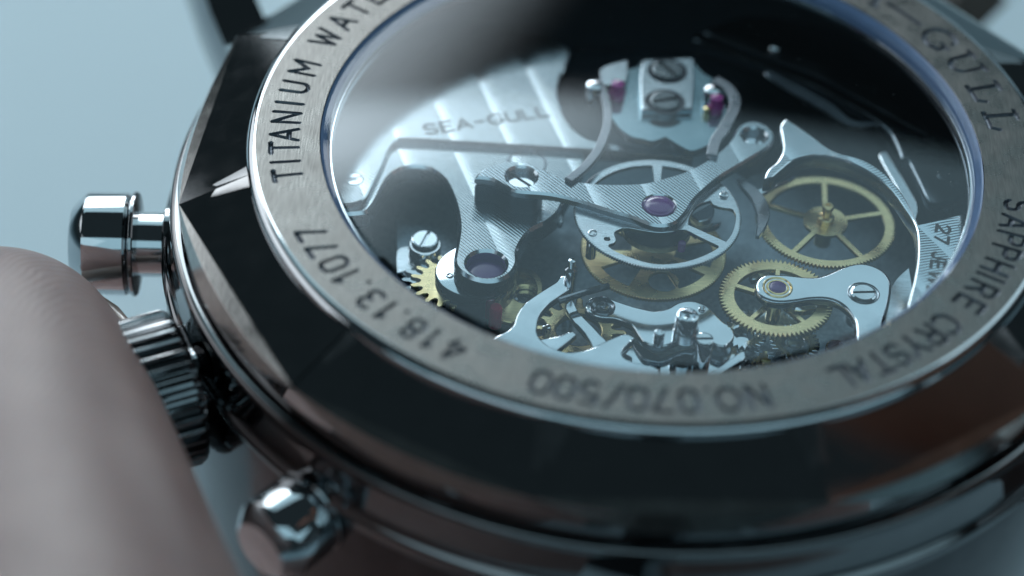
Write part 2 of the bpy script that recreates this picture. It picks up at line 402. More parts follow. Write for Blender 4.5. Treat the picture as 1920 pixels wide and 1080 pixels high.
def engraved_ring():
    NT, R0, R1, NR = 4200, 13.12, 15.62, 68
    th = np.linspace(0, 2*PI, NT, endpoint=False); rr = np.linspace(R0, R1, NR)
    depth = np.zeros((NT, NR)); owner = -np.ones((NT, NR), int)
    TX_ = texts()
    for li, (ch, a, strokes) in enumerate(TX_):
        span = 0.085 if ch != 'X' else 0.12
        idx = np.arange(int((a-span)/(2*PI)*NT), int((a+span)/(2*PI)*NT)+1)
        ii = idx % NT
        tt = idx*2*PI/NT
        X = -(tt[:, None]-a)*14.5*np.ones((1, NR))          # text runs clockwise, tops point outward
        Y = rr[None, :]*np.ones((len(idx), 1))
        D = np.full(X.shape, 9.0)
        for pl, hw in strokes:
            for (x0, y0), (x1, y1) in zip(pl[:-1], pl[1:]):
                dx, dy = x1-x0, y1-y0; L2 = dx*dx+dy*dy+1e-12
                t = np.clip(((X-x0)*dx+(Y-y0)*dy)/L2, 0, 1)
                D = np.minimum(D, np.hypot(X-x0-t*dx, Y-y0-t*dy)-hw)
        d = np.clip((0.014-D)/0.028, 0, 1)
        sub = depth[ii]; own = owner[ii]
        own[(d > sub) & (d > 0)] = li
        depth[ii] = np.maximum(sub, d); owner[ii] = own
    Z = -0.13*depth
    co = np.stack([rr[None]*np.cos(th)[:, None], rr[None]*np.sin(th)[:, None], Z], -1).reshape(-1, 3)
    i = np.arange(NT)[:, None]; j = np.arange(NR-1)[None]
    a = i*NR+j; b = ((i+1) % NT)*NR+j
    quads = np.stack([a, a+1, b+1, b], -1).reshape(-1, 4)
    dv = depth.reshape(-1); ov = owner.reshape(-1)
    fd = dv[quads].max(1); fo = ov[quads].max(1)
    # merge flat ground: keep full grid only where engraved; elsewhere use it too but cheap enough
    def build(name, q, mats, parent):
        u, inv = np.unique(q, return_inverse=True)
        me = bpy.data.meshes.new(name); me.vertices.add(len(u)); me.vertices.foreach_set('co', co[u].ravel())
        me.loops.add(q.size); me.loops.foreach_set('vertex_index', inv.reshape(-1).astype(np.int32))
        me.polygons.add(len(q)); me.polygons.foreach_set('loop_start', np.arange(0, q.size, 4, dtype=np.int32))
        me.update(calc_edges=True); me.validate()
        for m in mats: me.materials.append(m)
        return me
    me = build('engraved_ring', quads[fd <= 0.0], [M_BRUSH], None)
    ring = link('engraved_ring', me, watch)
    ring['label'] = 'flat brushed ring engraved all round with letters and numbers'
    names = []
    for li, (ch, a, s) in enumerate(TX_):
        q = quads[(fd > 0) & (fo == li)]
        if not len(q): continue
        m = build('letter', q, [M_GROOVE, M_BRUSH], None)
        dq = dv[q].min(1)
        o = link('letter' if ch.isalpha() and ch != 'X' else 'digit' if ch.isdigit() else 'mark', m, ring)
    # outer rounded shoulder, inner chamfer
    lathe('ring_shoulder', [(15.62, 0.0), (15.70, -0.015), (15.79, -0.055), (15.88, -0.125), (15.95, -0.21), (15.99, -0.30), (16.0, -0.40), (16.0, -1.2)], M_POL, ring, n=256, ang=60)
    lathe('ring_inner_edge', [(13.12, 0.0), (13.10, -0.02), (13.09, -0.35)], M_DARKST, ring, n=256)
    return ring
ring = engraved_ring()

# ---- faceted bezel -------------------------------------------------
VANG = [158.0, -167.5+360, -133.4+360, -102.5+360, -70.5+360, -38.0+360, -5.5+360, 27+360, 60+360, 93+360, 125.5+360]
RV = 18.7
def zfac(d): return -0.17-(d-15.3)*0.45
for k in range(len(VANG)):
    a0 = math.radians(VANG[k]); a1 = math.radians(VANG[(k+1) % len(VANG)] + (360 if k == len(VANG)-1 else 0))
    am = (a0+a1)/2; half = (a1-a0)/2; n = Vector((math.cos(am), math.sin(am)))
    dch = RV*math.cos(half); zc = zfac(dch)
    V, F = [], []
    N = 24
    for i in range(N+1):
        a = a0+(a1-a0)*i/N
        ri = 15.99; pi_ = Vector((math.cos(a), math.sin(a)))*ri
        ro = dch/math.cos(a-am); po = Vector((math.cos(a), math.sin(a)))*ro
        V += [(pi_.x, pi_.y, zfac(pi_.dot(n))), (po.x, po.y, zc)]
    F = [(2*i, 2*i+2, 2*i+3, 2*i+1) for i in range(N)]
    me = bpy.data.meshes.new('facet'); me.from_pydata(V, [], F); me.materials.append(M_DARKPOL); me.update()
    for p in me.polygons:
        if p.normal.z < 0: me.flip_normals(); break
    smooth(me, 20)
    if k == 0:
        bezel = bpy.data.objects.new('case_back_bezel', None); COL.objects.link(bezel); bezel.parent = watch
    link('facet', me, bezel)
    # narrow polished bevel along the ridge between two facets
    e = Vector((math.cos(a0), math.sin(a0))); tq = Vector((-e.y, e.x))
    hr = zfac(15.99*math.cos(half)); ho = zc
    V = []
    for rr_, hh, ww in ((15.99, hr, 0.62), (17.2, hr+(ho-hr)*.45, 0.38), (18.5, ho+.02, 0.04)):
        for sgn in (-1, 0, 1):
            v = e*rr_+tq*ww*sgn; V.append((v.x, v.y, hh+(0.006 if sgn == 0 else -ww*0.10+0.008)))
    me = bpy.data.meshes.new('facet_ridge'); me.from_pydata(V, [], [(0, 3, 4, 1), (1, 4, 5, 2), (3, 6, 7, 4), (4, 7, 8, 5)]); me.materials.append(M_RIDGE); me.update()
    if sum(p.normal.z for p in me.polygons) < 0: me.flip_normals()
    smooth(me, 60); link('facet_ridge', me, bezel)
    # crescent below the chord
    V, F = [], []
    for i in range(N+1):
        a = a0+(a1-a0)*i/N
        ro = dch/math.cos(a-am); po = Vector((math.cos(a), math.sin(a)))*ro
        pc = Vector((math.cos(a), math.sin(a)))*RV
        mid = po*.40+pc*.60
        s = (RV-ro)
        V += [(po.x, po.y, zc), (mid.x, mid.y, zc-s*.60*.62), (pc.x, pc.y, zc-s*.60*.62-s*.40*2.3)]
    F = []
    for i in range(N): F += [(3*i, 3*i+3, 3*i+4, 3*i+1), (3*i+1, 3*i+4, 3*i+5, 3*i+2)]
    zr = [V[3*i+2][2] for i in range(N+1)]
    me = bpy.data.meshes.new('crescent_facet'); me.from_pydata(V, [], F); me.materials.append(M_SLIV); me.update()
    if sum(p.normal.z for p in me.polygons) < 0: me.flip_normals()
    smooth(me, 5)
    link('crescent_facet', me, bezel)
    V, F = [], []
    for i in range(N+1):
        a = a0+(a1-a0)*i/N; z1 = zr[i]
        for r, z in ((RV, z1), (RV+.02, z1-.03), (RV-.02, -2.35), (18.35, -2.5)):
            V.append((r*math.cos(a), r*math.sin(a), z))
    for i in range(N):
        for q in range(3): F.append((4*i+q, 4*i+q+1, 4*i+5+q, 4*i+4+q))
    me = bpy.data.meshes.new('bezel_wall'); me.from_pydata(V, [], F); me.materials.append(M_DARKPOL); me.update()
    smooth(me, 25); link('bezel_wall', me, bezel)

# ---- case middle ----------------------------------------------------
case = lathe('case_band', [(18.35, -2.5), (18.5, -2.95), (18.75, -2.93), (18.95, -2.95), (19.05, -3.03), (19.10, -3.15), (19.12, -3.5),
        (19.20, -4.55), (19.28, -4.78), (19.40, -4.88), (19.50, -4.97), (19.55, -5.08), (19.52, -5.22), (19.42, -5.3), (19.35, -5.5),
        (19.38, -5.6)], M_CASE, watch, n=360, ang=40)
lathe('case_flank', [(19.38, -5.6), (19.45, -6.3), (19.45, -17.3), (19.2, -18.2), (18.0, -18.8), (12, -19.0), (0.001, -19.0)], M_FLANK, watch, n=360, ang=40)['label'] = 'lower flank of the case, coloured darker in place of dark reflections'
case['label'] = 'polished round middle case with a raised bead'

# ---- crystal, gasket, inner wall --------------------------------------
lathe('gasket', [(13.09, -0.03), (13.02, -0.13), (12.86, -0.24), (12.80, -0.32), (12.80, -0.60)], M_GASK, watch, n=256, ang=60)['label'] = 'blue seal ring round the glass'
lathe('inner_bead', [(12.80, -0.60), (12.74, -0.55), (12.66, -0.55), (12.62, -0.62), (12.62, -0.9)], M_POL, watch, n=256, ang=40)
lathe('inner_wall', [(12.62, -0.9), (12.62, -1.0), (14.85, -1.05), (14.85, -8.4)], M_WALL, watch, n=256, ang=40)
cry = lathe('crystal', [(max(12.72*k/16, 0.001), 0.40*(1-(k/16)**2)) for k in range(17)]+[(12.98, -0.10)], M_CRY, watch, n=256, ang=8)
cry['label'] = 'clear round sapphire glass over the movement'

# ---- movement ---------------------------------------------------------
ZO = -0.6       # height of the movement's reference level
def P(pts, z, n=5, R=14.7):
    return clampr(catmull([U(x, y, z) for x, y in pts], n), R)
def Praw(pts, z, R=14.7): return clampr([U(x, y, z) for x, y in pts], R)

plate('main_plate', [circ((0, 0), 14.8, 128)], -6.2, 0.6, 0.05, M_DARK, M_DARK, watch)

def gear_loop(c, r, teeth, h, kind='tri', a0=0.0):
    L = []
    for i in range(teeth):
        b = a0+2*PI*i/teeth; s = 2*PI/teeth
        if kind == 'tri': pr = ((-.5, 0), (-.08, h), (.08, h))
        elif kind == 'sq': pr = ((-.5, 0), (-.28, 0), (-.2, h), (.2, h), (.28, 0))
        elif kind == 'leaf': pr = ((-.5, 0), (-.36, 0.02), (-.24, h*.3), (-.21, h*.75), (-.08, h), (.08, h), (.21, h*.75), (.24, h*.3), (.36, 0.02))
        else: pr = ((-.5, 0), (-.30, h*.1), (-.1, h*.9), (0, h), (.1, h*.9), (.30, h*.1))
        for f, hh in pr: L.append((c[0]+(r-h+hh)*math.cos(b+f*s), c[1]+(r-h+hh)*math.sin(b+f*s)))
    return L

def window(c, r0, r1, a0, a1, n=10, rnd=0.06):
    A0, A1 = math.radians(a0), math.radians(a1)
    L = [(c[0]+r1*math.cos(A0+(A1-A0)*i/n), c[1]+r1*math.sin(A0+(A1-A0)*i/n)) for i in range(n+1)]
    L += [(c[0]+r0*math.cos(A1+(A0-A1)*i/n), c[1]+r0*math.sin(A1+(A0-A1)*i/n)) for i in range(n+1)]
    return L

def spoke_windows(c, r0, r1, angs, w):
    out = []
    A = sorted([a % 360 for a in angs])
    for i, a in enumerate(A):
        b = A[(i+1) % len(A)]+(360 if i == len(A)-1 else 0)
        i0, i1 = math.degrees(w/2/r0), math.degrees(w/2/r1)
        n = 12; L = []
        for k in range(n+1):
            t = math.radians(a+i1+(b-a-2*i1)*k/n); L.append((c[0]+r1*math.cos(t), c[1]+r1*math.sin(t)))
        for k in range(7):
            t = math.radians(b-i0-(b-a-2*i0)*k/6); L.append((c[0]+r0*math.cos(t), c[1]+r0*math.sin(t)))
        out.append(L)
    return out

def screw(name, c, r, z, slot=0.5, head=0.32, mat=None, sw=0.09, parent=None, bev=0.06, dome=0.05):
    """slotted screw: the two lands and the slot floor are real"""
    mat = mat or M_POL
    root = lathe(name, [(r, z-head-1.2), (r, z-head), (r, z-bev-.02), (r-bev*.4, z-bev*.3), (r-bev, z-.01), (r-bev-.01, z-0.10), (0.001, z-0.10)], M_DARKST if False else mat, parent or watch, c=c, n=48)
    ca, sa = math.cos(slot), math.sin(slot)
    for s in (-1, 1):
        L = []
        R = r-bev
        t0 = math.asin(sw/R)
        for k in range(19):
            t = t0+(PI-2*t0)*k/18
            x, y = R*math.cos(t), s*R*math.sin(t)
            L.append((c[0]+x*ca-y*sa, c[1]+x*sa+y*ca))
        o = plate('screw_land', [L], z, 0.14, 0.018, mat, mat, root, res=1)
    return root

def stud(name, c, r, z, h, mat, hole=0.0, parent=None, bev=0.04):
    prof = [(r*1.0, z-h), (r, z-bev), (r-bev*.3, z-bev*.3), (r-bev, z)]
    if hole > 0: prof += [(hole+bev*.5, z), (hole, z-bev*.5), (hole, z-0.15), (0.001, z-0.15)]
    else: prof += [(0.001, z+0.01)]
    return lathe(name, prof, mat, parent or watch, c=c, n=48)

def jewel(c, r, z, mat, parent=None, name='jewel', dome=0.04):
    prof = [(r, z-0.3), (r, z-.02), (r*.97, z+0.008), (r*.90, z+0.004)]
    for k in range(1, 9): prof.append((max(r*.86*math.cos(k/8*PI/2), 0.001), z+dome*math.sin(k/8*PI/2)))
    prof += [(0.001, z+dome)]
    o = lathe(name, prof, mat, parent or watch, c=c, n=64)
    return o

# lower striped bridge with its tongue
ZT = -2.8
tongue_front = [(640, 402), (683, 398), (695, 390), (707, 373), (720, 347), (733, 328), (750, 317), (770, 312), (787, 312), (808, 317), (825, 328),
    (837, 343), (848, 367), (855, 388), (859, 410), (860, 430), (857, 452), (852, 480), (852, 493), (858, 504), (873, 516), (890, 523), (910, 527),
    (930, 526), (950, 519), (964, 506), (971, 490), (971, 469), (984, 444), (1001, 428), (1022, 418), (1045, 400), (1062, 370)]
back = [(1085, 330), (1110, 270), (1000, 262), (800, 255), (700, 262), (630, 330)]
tb = plate('striped_bridge', [P(tongue_front+back, ZT), circ(U(912, 494, ZT), 0.76)], ZT, 0.95, 0.12, M_GEN, M_STEELP, watch)
tb['label'] = 'striped lower bridge with a tongue holding a dark jewel'
jewel((U(912, 494, ZT)), 0.74, ZT-0.42, M_RUBYD, tb)
lathe('jewel_sleeve', [(0.755, ZT-0.10), (0.735, ZT-0.12), (0.735, ZT-0.6)], M_RUBYD, tb, c=U(912, 494, ZT), n=64)
plate('cap_ring', [circ(U(988, 306, ZT-.0), 0.84), circ(U(988, 306, ZT), 0.72)], ZT+0.03, 0.1, 0.02, M_DARKST, M_DARKST, tb)

# upper bridge carrying the name
ZU = -2.5
up_out = [(640, 384), (668, 381), (685, 372), (693, 360), (705, 333), (720, 300), (730, 276), (745, 263), (770, 261), (940, 271), (1100, 281), (1200, 287),
    (1300, 293), (1290, 280), (1262, 268), (1245, 260), (1228, 266), (1205, 274), (1160, 270), (1110, 262), (1080, 245), (1058, 215), (1047, 180), (1050, 150), (1063, 120), (1072, 90),
    (1000, 60), (800, 40), (650, 120), (600, 250), (610, 340)]
ub = plate('name_bridge', [P(up_out, ZU, 4)], ZU, 0.60, 0.10, M_GEN, M_POL, watch, res=1)
ub['label'] = 'upper striped bridge lettered SEA-GULL beside the balance'
screw('bridge_screw', U(664, 336, ZU), 0.42, ZU+0.02, 0.4, parent=ub)

def flat_text(txt, p0, p1, h, z, parent, mat, name='letter', flip=False, weight=0.10):
    """engraved lettering from the stroke alphabet, run from p0 to p1 on plane z"""
    a = Vector(U(*p0, z)); b = Vector(U(*p1, z)); d = (b-a); L = d.length; d.normalize(); n = Vector((-d.y, d.x))
    ws = []
    for ch in txt:
        w = 0.42 if ch == '-' else 0.30 if ch == ' ' else GL[ch][0]
        ws.append(w)
    gap = 0.24; tot = sum(ws)+gap*(len(txt)-1)
    sx = L/(tot*h)
    x = 0
    for ch, w in zip(txt, ws):
        if ch != ' ':
            st = [[(0, .5), (.42, .5)]] if ch == '-' else GL[ch][1]
            V, F = [], []
            for pl in st:
                for (x0, y0), (x1, y1) in zip(pl[:-1], pl[1:]):
                    A = a+d*((x+x0)*h*sx)+n*(y0*h); B = a+d*((x+x1)*h*sx)+n*(y1*h)
                    e = (B-A)
                    if e.length < 1e-6: continue
                    e.normalize(); q = Vector((-e.y, e.x))*weight*h*.8; e = e*weight*h*.55
                    k = len(V); zz = z+0.004+0.0007*(len(F) % 3)
                    for p in (A-e-q, B+e-q, B+e+q, A-e+q): V.append((p.x, p.y, zz))
                    F.append((k, k+1, k+2, k+3))
            me = bpy.data.meshes.new(name); me.from_pydata(V, [], F); me.materials.append(mat)
            link(name, me, parent)
        x += w+gap
GL['G'] = (.66, [arcpts(.36, .5, .36, .5, 45, 320, 16)+[(.64, .45), (.38, .45)]])
GL['J'] = (.4, [[(.4, 1), (.4, .25)]+arcpts(.2, .25, .2, .25, 0, -170, 6)])
flat_text('SEA-GULL', (800, 252), (1030, 217), 0.62, ZU, ub, M_INK, weight=0.14)

# V shaped cock over the chronograph wheel
ZV = -1.6
v_out = [(890, 332), (898, 322), (913, 312), (935, 304), (957, 301), (985, 304), (1015, 315), (1047, 329), (1080, 338), (1118, 343), (1163, 344), (1190, 343), (1213, 341),
    (1247, 332), (1280, 322), (1310, 308), (1338, 290), (1360, 272), (1373, 255), (1382, 238), (1395, 229), (1413, 226), (1433, 231), (1448, 243), (1453, 256), (1448, 269), (1430, 283),
    (1405, 298), (1380, 313), (1355, 328), (1333, 345), (1313, 363), (1299, 378), (1290, 393), (1278, 408), (1265, 418), (1244, 423), (1219, 420), (1186, 407), (1144, 395), (1097, 380),
    (1047, 367), (1013, 362), (980, 360), (960, 356), (943, 347), (930, 339), (913, 334)]
vb = plate('striped_cock', [P(v_out, ZV, 4), circ(U(978, 330, ZV), 0.60), circ(U(1414, 254, ZV), 0.50), circ(U(1236, 385, ZV), 0.615)], ZV, 0.42, 0.095, M_GEN2, M_STEELP, watch)
vb['label'] = 'arched striped cock with a purple jewel'
foot = [(891, 334), (899, 323), (914, 313), (935, 307), (957, 306), (980, 308), (1010, 318), (1020, 335), (1005, 358), (980, 359), (960, 355.5), (943, 346), (930, 338.5), (913, 334.5)]
plate('cock_foot', [P(foot, ZV, 4, 12)], ZV-0.42, 0.80, 0.01, M_FLANKS, M_WALL, vb)  # foot coloured dark in place of the shade below the cock
foot2 = [(1385, 235), (1413, 228), (1445, 243), (1451, 256), (1440, 272), (1405, 290), (1380, 270)]
plate('cock_foot', [P(foot2, ZV, 4, 12)], ZV-0.42, 0.9, 0.01, M_DARKST, M_DARKST, vb)
jewel(U(1236, 385, ZV), 0.61, ZV+0.0, M_RUBY, vb, dome=0.07)
screw('cock_screw', U(978, 333, ZV-.2), 0.60, ZV-0.34, -0.72, parent=vb, sw=0.055, mat=M_STEELP)
screw('cock_screw', U(1420, 262, ZV-.34), 0.52, ZV-0.34, 1.4, parent=vb, sw=0.055, mat=M_STEELP)

# chronograph wheel
ZC = -2.0; AX = U(1233, 399, ZC)
h1 = P([(1142, 463), (1157, 472.5), (1186, 484), (1217, 493), (1244, 495.5), (1273, 493), (1300, 486.5), (1327, 476), (1346, 465), (1347, 461), (1311, 444), (1282, 430), (1262, 434), (1235, 436), (1205, 432), (1175, 427),
        (1155, 433), (1152, 440), (1155, 450), (1150, 456), (1143, 458)], ZC, 3)
h2 = P([(1290, 421), (1361, 453), (1371, 440), (1378, 420), (1379, 402), (1372, 392), (1352, 388), (1338, 384), (1332, 376), (1310, 384), (1295, 400)], ZC, 3)
h3 = [window(AX, 1.0, 2.98, 94, 150), window(AX, 1.0, 2.98, 43, 86)]
cw = plate('chronograph_wheel', [gear_loop(AX, 3.35, 190, 0.078), h1, h2]+h3+[circ(U(1138.5, 448, ZC), 0.125, 20)], ZC, 0.16, 0.012, M_STEEL, M_POL, watch)
cw['label'] = 'fine toothed steel wheel under the striped cock'
screw('wheel_screw', U(1111, 437, ZC), 0.20, ZC+0.05, 1.0, head=0.1, parent=cw, bev=0.05)
stud('rivet', U(1357, 367, ZC), 0.19, ZC+0.10, 0.25, M_POL, hole=0.09, parent=cw)
lathe('wheel_hub', [(0.9, ZC-0.45), (0.9, ZC+0.08), (0.84, ZC+0.13), (0.001, ZC+0.13)], M_DARKST, cw, c=AX)
lathe('wheel_hub', [(1.42, ZC-0.9), (1.42, ZC-0.62), (1.36, ZC-0.58), (1.30, ZC-0.60), (0.5, ZC-0.62)], M_DARKST, cw, c=AX)
stud('rivet', (AX[0]+1.0, AX[1]-1.3), 0.16, ZC-0.35, 0.4, M_RUBY, parent=cw)

# brass wheel below it
ZB = -4.0
uw = plate('brass_wheel', [gear_loop(AX, 2.95, 150, 0.07)]+[window(AX, 0.9, 2.42, a, b) for a, b in ((-68+3, -32), (-150, -114), (-20, 20), (35, 75), (90, 130), (145, 185))]+[circ(U(1244, 527, ZB), 0.60)], ZB, 0.16, 0.012, M_BRASS, M_BRASSE, watch)
uw['label'] = 'brass wheel beneath the steel chronograph wheel'

# large brass wheel on the right
ZR = -3.2; CR = U(1548, 414, ZR)
rw = plate('brass_wheel', [gear_loop(CR, 2.85, 112, 0.115)]+spoke_windows(CR, 0.91, 2.41, [88, 160, 17, 235, 303], 0.23), ZR, 0.16, 0.015, M_BRASS, M_BRASSE, watch)
rw['label'] = 'large five spoked brass wheel with a tall arbor'
lathe('arbor', [(0.34, ZR-1.2), (0.34, ZR+0.20), (0.30, ZR+0.24), (0.20, ZR+0.26), (0.20, ZR+0.62), (0.24, ZR+0.64), (0.24, ZR+0.78), (0.20, ZR+0.82), (0.12, ZR+0.82), (0.10, ZR+0.76), (0.001, ZR+0.76)], M_BRASSE, rw, c=CR, n=40)

# brass wheel in the middle with pointed teeth
ZM = -3.4; CM = U(1455, 557, ZM)
mw = plate('brass_wheel', [gear_loop(CM, 2.255, 74, 0.195)]+spoke_windows(CM, 0.53, 1.64, [85, 160, 18, 232, 308], 0.20), ZM, 0.2, 0.015, M_BRASS, M_BRASSE, watch)
mw['label'] = 'brass wheel with pointed teeth under the polished bridge'
lathe('arbor', [(0.3, ZM-1.2), (0.3, ZM+0.3), (0.001, ZM+0.3)], M_BRASSE, mw, c=CM, n=32)

# polished bridge with gold ringed jewel
ZK = -2.9
k_out = [(1415.5, 536), (1420, 524), (1431, 515.5), (1444, 513), (1475, 514.5), (1509, 518), (1533, 518), (1553, 512), (1575, 502), (1598, 494.5), (1620, 493), (1642, 499), (1660, 510), (1670, 524.5),
    (1672, 542), (1667, 571), (1660, 593), (1655, 612), (1650, 640), (1640, 665), (1610, 668), (1605, 650), (1604, 632), (1604, 615), (1601, 598), (1589, 580), (1571, 567), (1549, 560.5), (1520, 560.5), (1493, 564.5),
    (1464, 567), (1440, 563), (1422, 552)]
kb = plate('polished_bridge', [P(k_out, ZK, 4)], ZK, 0.42, 0.12, M_STEELP, M_STEELP, watch, res=3)
kb['label'] = 'polished steel bridge with a gold ringed jewel and one screw'
CJ = U(1458, 539, ZK)
lathe('jewel_setting', [(0.60, ZK-0.05), (0.60, ZK+0.02), (0.575, ZK+0.05), (0.54, ZK+0.05), (0.50, ZK-0.0), (0.46, ZK-0.01), (0.42, ZK+0.03), (0.36, ZK+0.03), (0.34, ZK-0.06)], M_BRASSE, kb, c=CJ, n=64)
jewel(CJ, 0.34, ZK+0.03, M_RUBYD, kb)
lathe('screw_sink', [(0.64, ZK+0.006), (0.60, ZK+0.02), (0.56, ZK+0.004)], M_DARKST, kb, c=U(1619, 550, ZK), n=48)
screw('bridge_screw', U(1619, 551, ZK), 0.55, ZK+0.10, 0.12, parent=kb, sw=0.05, bev=0.11)

# bridge at the right edge, lettered 27 JEWELS
ZJ = -1.1
j_out = [(1463, 236), (1474, 222), (1490, 232), (1520, 252), (1562, 282), (1620, 300), (1665, 330), (1700, 375), (1722, 420), (1822, 397), (1880, 390), (1880, 470), (1840, 560), (1760, 650), (1690, 660), (1698, 590),
    (1706, 556), (1714, 525), (1720, 490), (1721, 455), (1716, 424), (1697, 392), (1660, 345), (1600, 307), (1540, 292), (1490, 300), (1465, 318), (1448, 332), (1432, 336), (1440, 318), (1458, 302), (1468, 280), (1466, 255)]
jb = plate('rim_bridge', [P(j_out, ZJ, 4)], ZJ, 0.7, 0.07, M_GENJ, M_STEELP, watch, res=1)
jb['label'] = 'curved striped bridge at the rim lettered 27 JEWELS'
flat_text('27 JEWELS', (1757, 421), (1700+32, 590), 0.52, ZJ, jb, M_INK, weight=0.15)
lathe('dowel_hole', [(0.24, ZJ+0.006), (0.20, ZJ-0.004), (0.001, ZJ+0.002)], M_INK, jb, c=U(1808, 426, ZJ), n=24)
plate('cover_plate', [P([(1672, 535), (1705, 500), (1712, 560), (1700, 640), (1660, 660), (1655, 600)], -3.5)], -3.5, 0.3, 0.03, M_STEEL, M_STEEL, watch)

# levers at the far right, a dark reflection put into their colour
ZD = -2.3
db = plate('dark_bridge', [P([(1690, 298), (1702, 300), (1722, 340), (1738, 372), (1750, 382), (1770, 378), (1810, 362), (1850, 340), (1850, 250), (1790, 180), (1700, 120), (1600, 70), (1500, 40), (1400, 30), (1310, 60), (1300, 75), (1400, 110), (1500, 150), (1600, 200), (1660, 240), (1680, 270)], ZD, 4)], ZD, 0.5, 0.08, M_DARKREF, M_DARKST, watch, res=1)
db['label'] = 'plate under the far right of the glass, its dark reflection put into the colour'
for q, r in (((1768, 330), .26), ((1745, 262), .2), ((1790, 345), .2), ((1630, 170), .3)):
    screw('plate_screw', U(*q, ZD), r, ZD+0.05, 0.6, parent=db, mat=M_DARKST)
bar = plate('long_lever', [P([(1320, 62), (1330, 56), (1440, 84), (1520, 112), (1600, 150), (1700, 210), (1742, 243), (1738, 252), (1700, 232), (1600, 178), (1520, 136), (1430, 104)], ZD+.35, 4)], ZD+0.35, 0.2, 0.05, M_DARKREF, M_DARKST, watch, res=1)
plate('long_lever', [P([(1440, 130), (1480, 150), (1560, 195), (1600, 225), (1650, 228), (1648, 236), (1595, 238), (1550, 212), (1470, 165), (1435, 140)], ZD+.3, 4)], ZD+0.3, 0.2, 0.05, M_DARKREF, M_DARKST, watch, res=1)
stud('pin', U(1453, 90, ZD+.5), 0.22, ZD+0.55, 0.6, M_POL)
plate('bent_spring', [P([(1648, 292), (1662, 284), (1672, 300), (1700, 345), (1722, 388), (1715, 420), (1706, 400), (1680, 350)], -2.5, 4)], -2.5, 0.5, 0.05, M_STEEL, M_POL, watch, res=1)
plate('crescent_lever', [P([(1381, 335), (1396, 337), (1422, 355), (1439, 378), (1444, 400), (1437, 422), (1424, 442), (1417, 441), (1420, 418), (1418, 396), (1407, 370), (1389, 348)], -2.3, 4)], -2.3, 0.22, 0.03, M_ARM, M_DARKST, watch)
plate('jumper', [P([(1408, 360), (1430, 352), (1460, 335), (1492, 330), (1480, 338), (1455, 348), (1432, 362), (1410, 368)], -2.6, 4)], -2.6, 0.2, 0.03, M_STEELP, M_STEELP, watch)

# balance assembly at the back
ZA = -1.9
bal = plate('balance_plate', [P([(1152, 232), (1138, 205), (1140, 165), (1160, 135), (1195, 125), (1210, 112), (1300, 112), (1318, 135), (1355, 160), (1368, 195), (1352, 235), (1340, 262), (1322, 276), (1296, 284), (1270, 272), (1247, 258), (1238, 262), (1222, 266), (1205, 262), (1180, 256)], ZA, 4)], ZA, 0.35, 0.06, M_BAL, M_DARKST, watch, res=1)
bal['label'] = 'pale blue steel plate carrying the regulator'
plate('regulator_block', [P([(1205, 112), (1300, 108), (1302, 150), (1298, 204), (1203, 206), (1200, 150)], ZA+0.35, 3)], ZA+0.35, 0.33, 0.05, M_STEEL, M_STEEL, bal, res=1)
screw('regulator_screw', U(1247, 186, ZA+.5), 0.62, ZA+0.47, 0.35, parent=bal, mat=M_SCREW)
screw('regulator_screw', U(1252, 128, ZA+.5), 0.66, ZA+0.47, 2.2, parent=bal, mat=M_SCREW)
for q in ((1247, 186), (1252, 128)):
    lathe('screw_sink', [(0.86, ZA+0.353), (0.84, ZA+0.37), (0.60, ZA+0.36)], M_WALL, bal, c=U(*q, ZA+.5), n=48)
for q in ((1156, 182), (1341, 208)):
    o = lathe('ruby_pin', [(0.34, ZA-0.2), (0.34, ZA+0.30), (0.27, ZA+0.36), (0.27, ZA+0.72), (0.001, ZA+0.76)], M_PINR, bal, c=U(*q, ZA), n=32)
stud('brass_pin', U(1325, 215, ZA), 0.16, ZA+0.35, 0.4, M_BRASSE, parent=bal)
def strap(name, pts, w, z, th, mt, ms, parent, bev=0.03):
    C = [Vector(U(*q, z)) for q in pts]; n = 8; D = []
    for i in range(len(C)-1):
        a = C[max(i-1, 0)]; b = C[i]; c = C[i+1]; d = C[min(i+2, len(C)-1)]
        for k in range(n):
            t = k/n
            D.append((2*t**3-3*t*t+1)*b+(t**3-2*t*t+t)*(c-a)*.5+(-2*t**3+3*t*t)*c+(t**3-t*t)*(d-b)*.5)
    D.append(C[-1]); L, R = [], []
    for i, p in enumerate(D):
        t = (D[min(i+1, len(D)-1)]-D[max(i-1, 0)]).normalized(); q = Vector((-t.y, t.x))*w/2
        L.append(tuple(p+q)); R.append(tuple(p-q))
    return plate(name, [L+R[::-1]], z, th, bev, mt, ms, parent, res=1)
strap('curved_arm', [(1118, 148), (1132, 172), (1139, 205), (1137, 240), (1122, 278), (1095, 312), (1066, 336)], 0.36, ZA+0.5, 0.25, M_ARM, M_ARM, watch)['label'] = 'left curved arm beside the balance'
strap('curved_arm', [(1340, 148), (1362, 160), (1378, 182), (1376, 205), (1360, 235), (1342, 262), (1335, 290)], 0.46, ZA+0.5, 0.25, M_ARM, M_ARM, watch)['label'] = 'right curved arm beside the balance'
stud('arm_stud', U(1114, 160, ZA+.6), 0.34, ZA+0.62, 0.9, M_POL); stud('arm_stud', U(1335, 168, ZA+.6), 0.32, ZA+0.62, 0.9, M_POL)
plate('stud_block', [P([(1125, 130), (1150, 118), (1178, 112), (1175, 150), (1150, 160), (1130, 160)], ZA+0.5, 3)], ZA+0.5, 0.5, 0.05, M_STEEL, M_DARKST, watch, res=1)

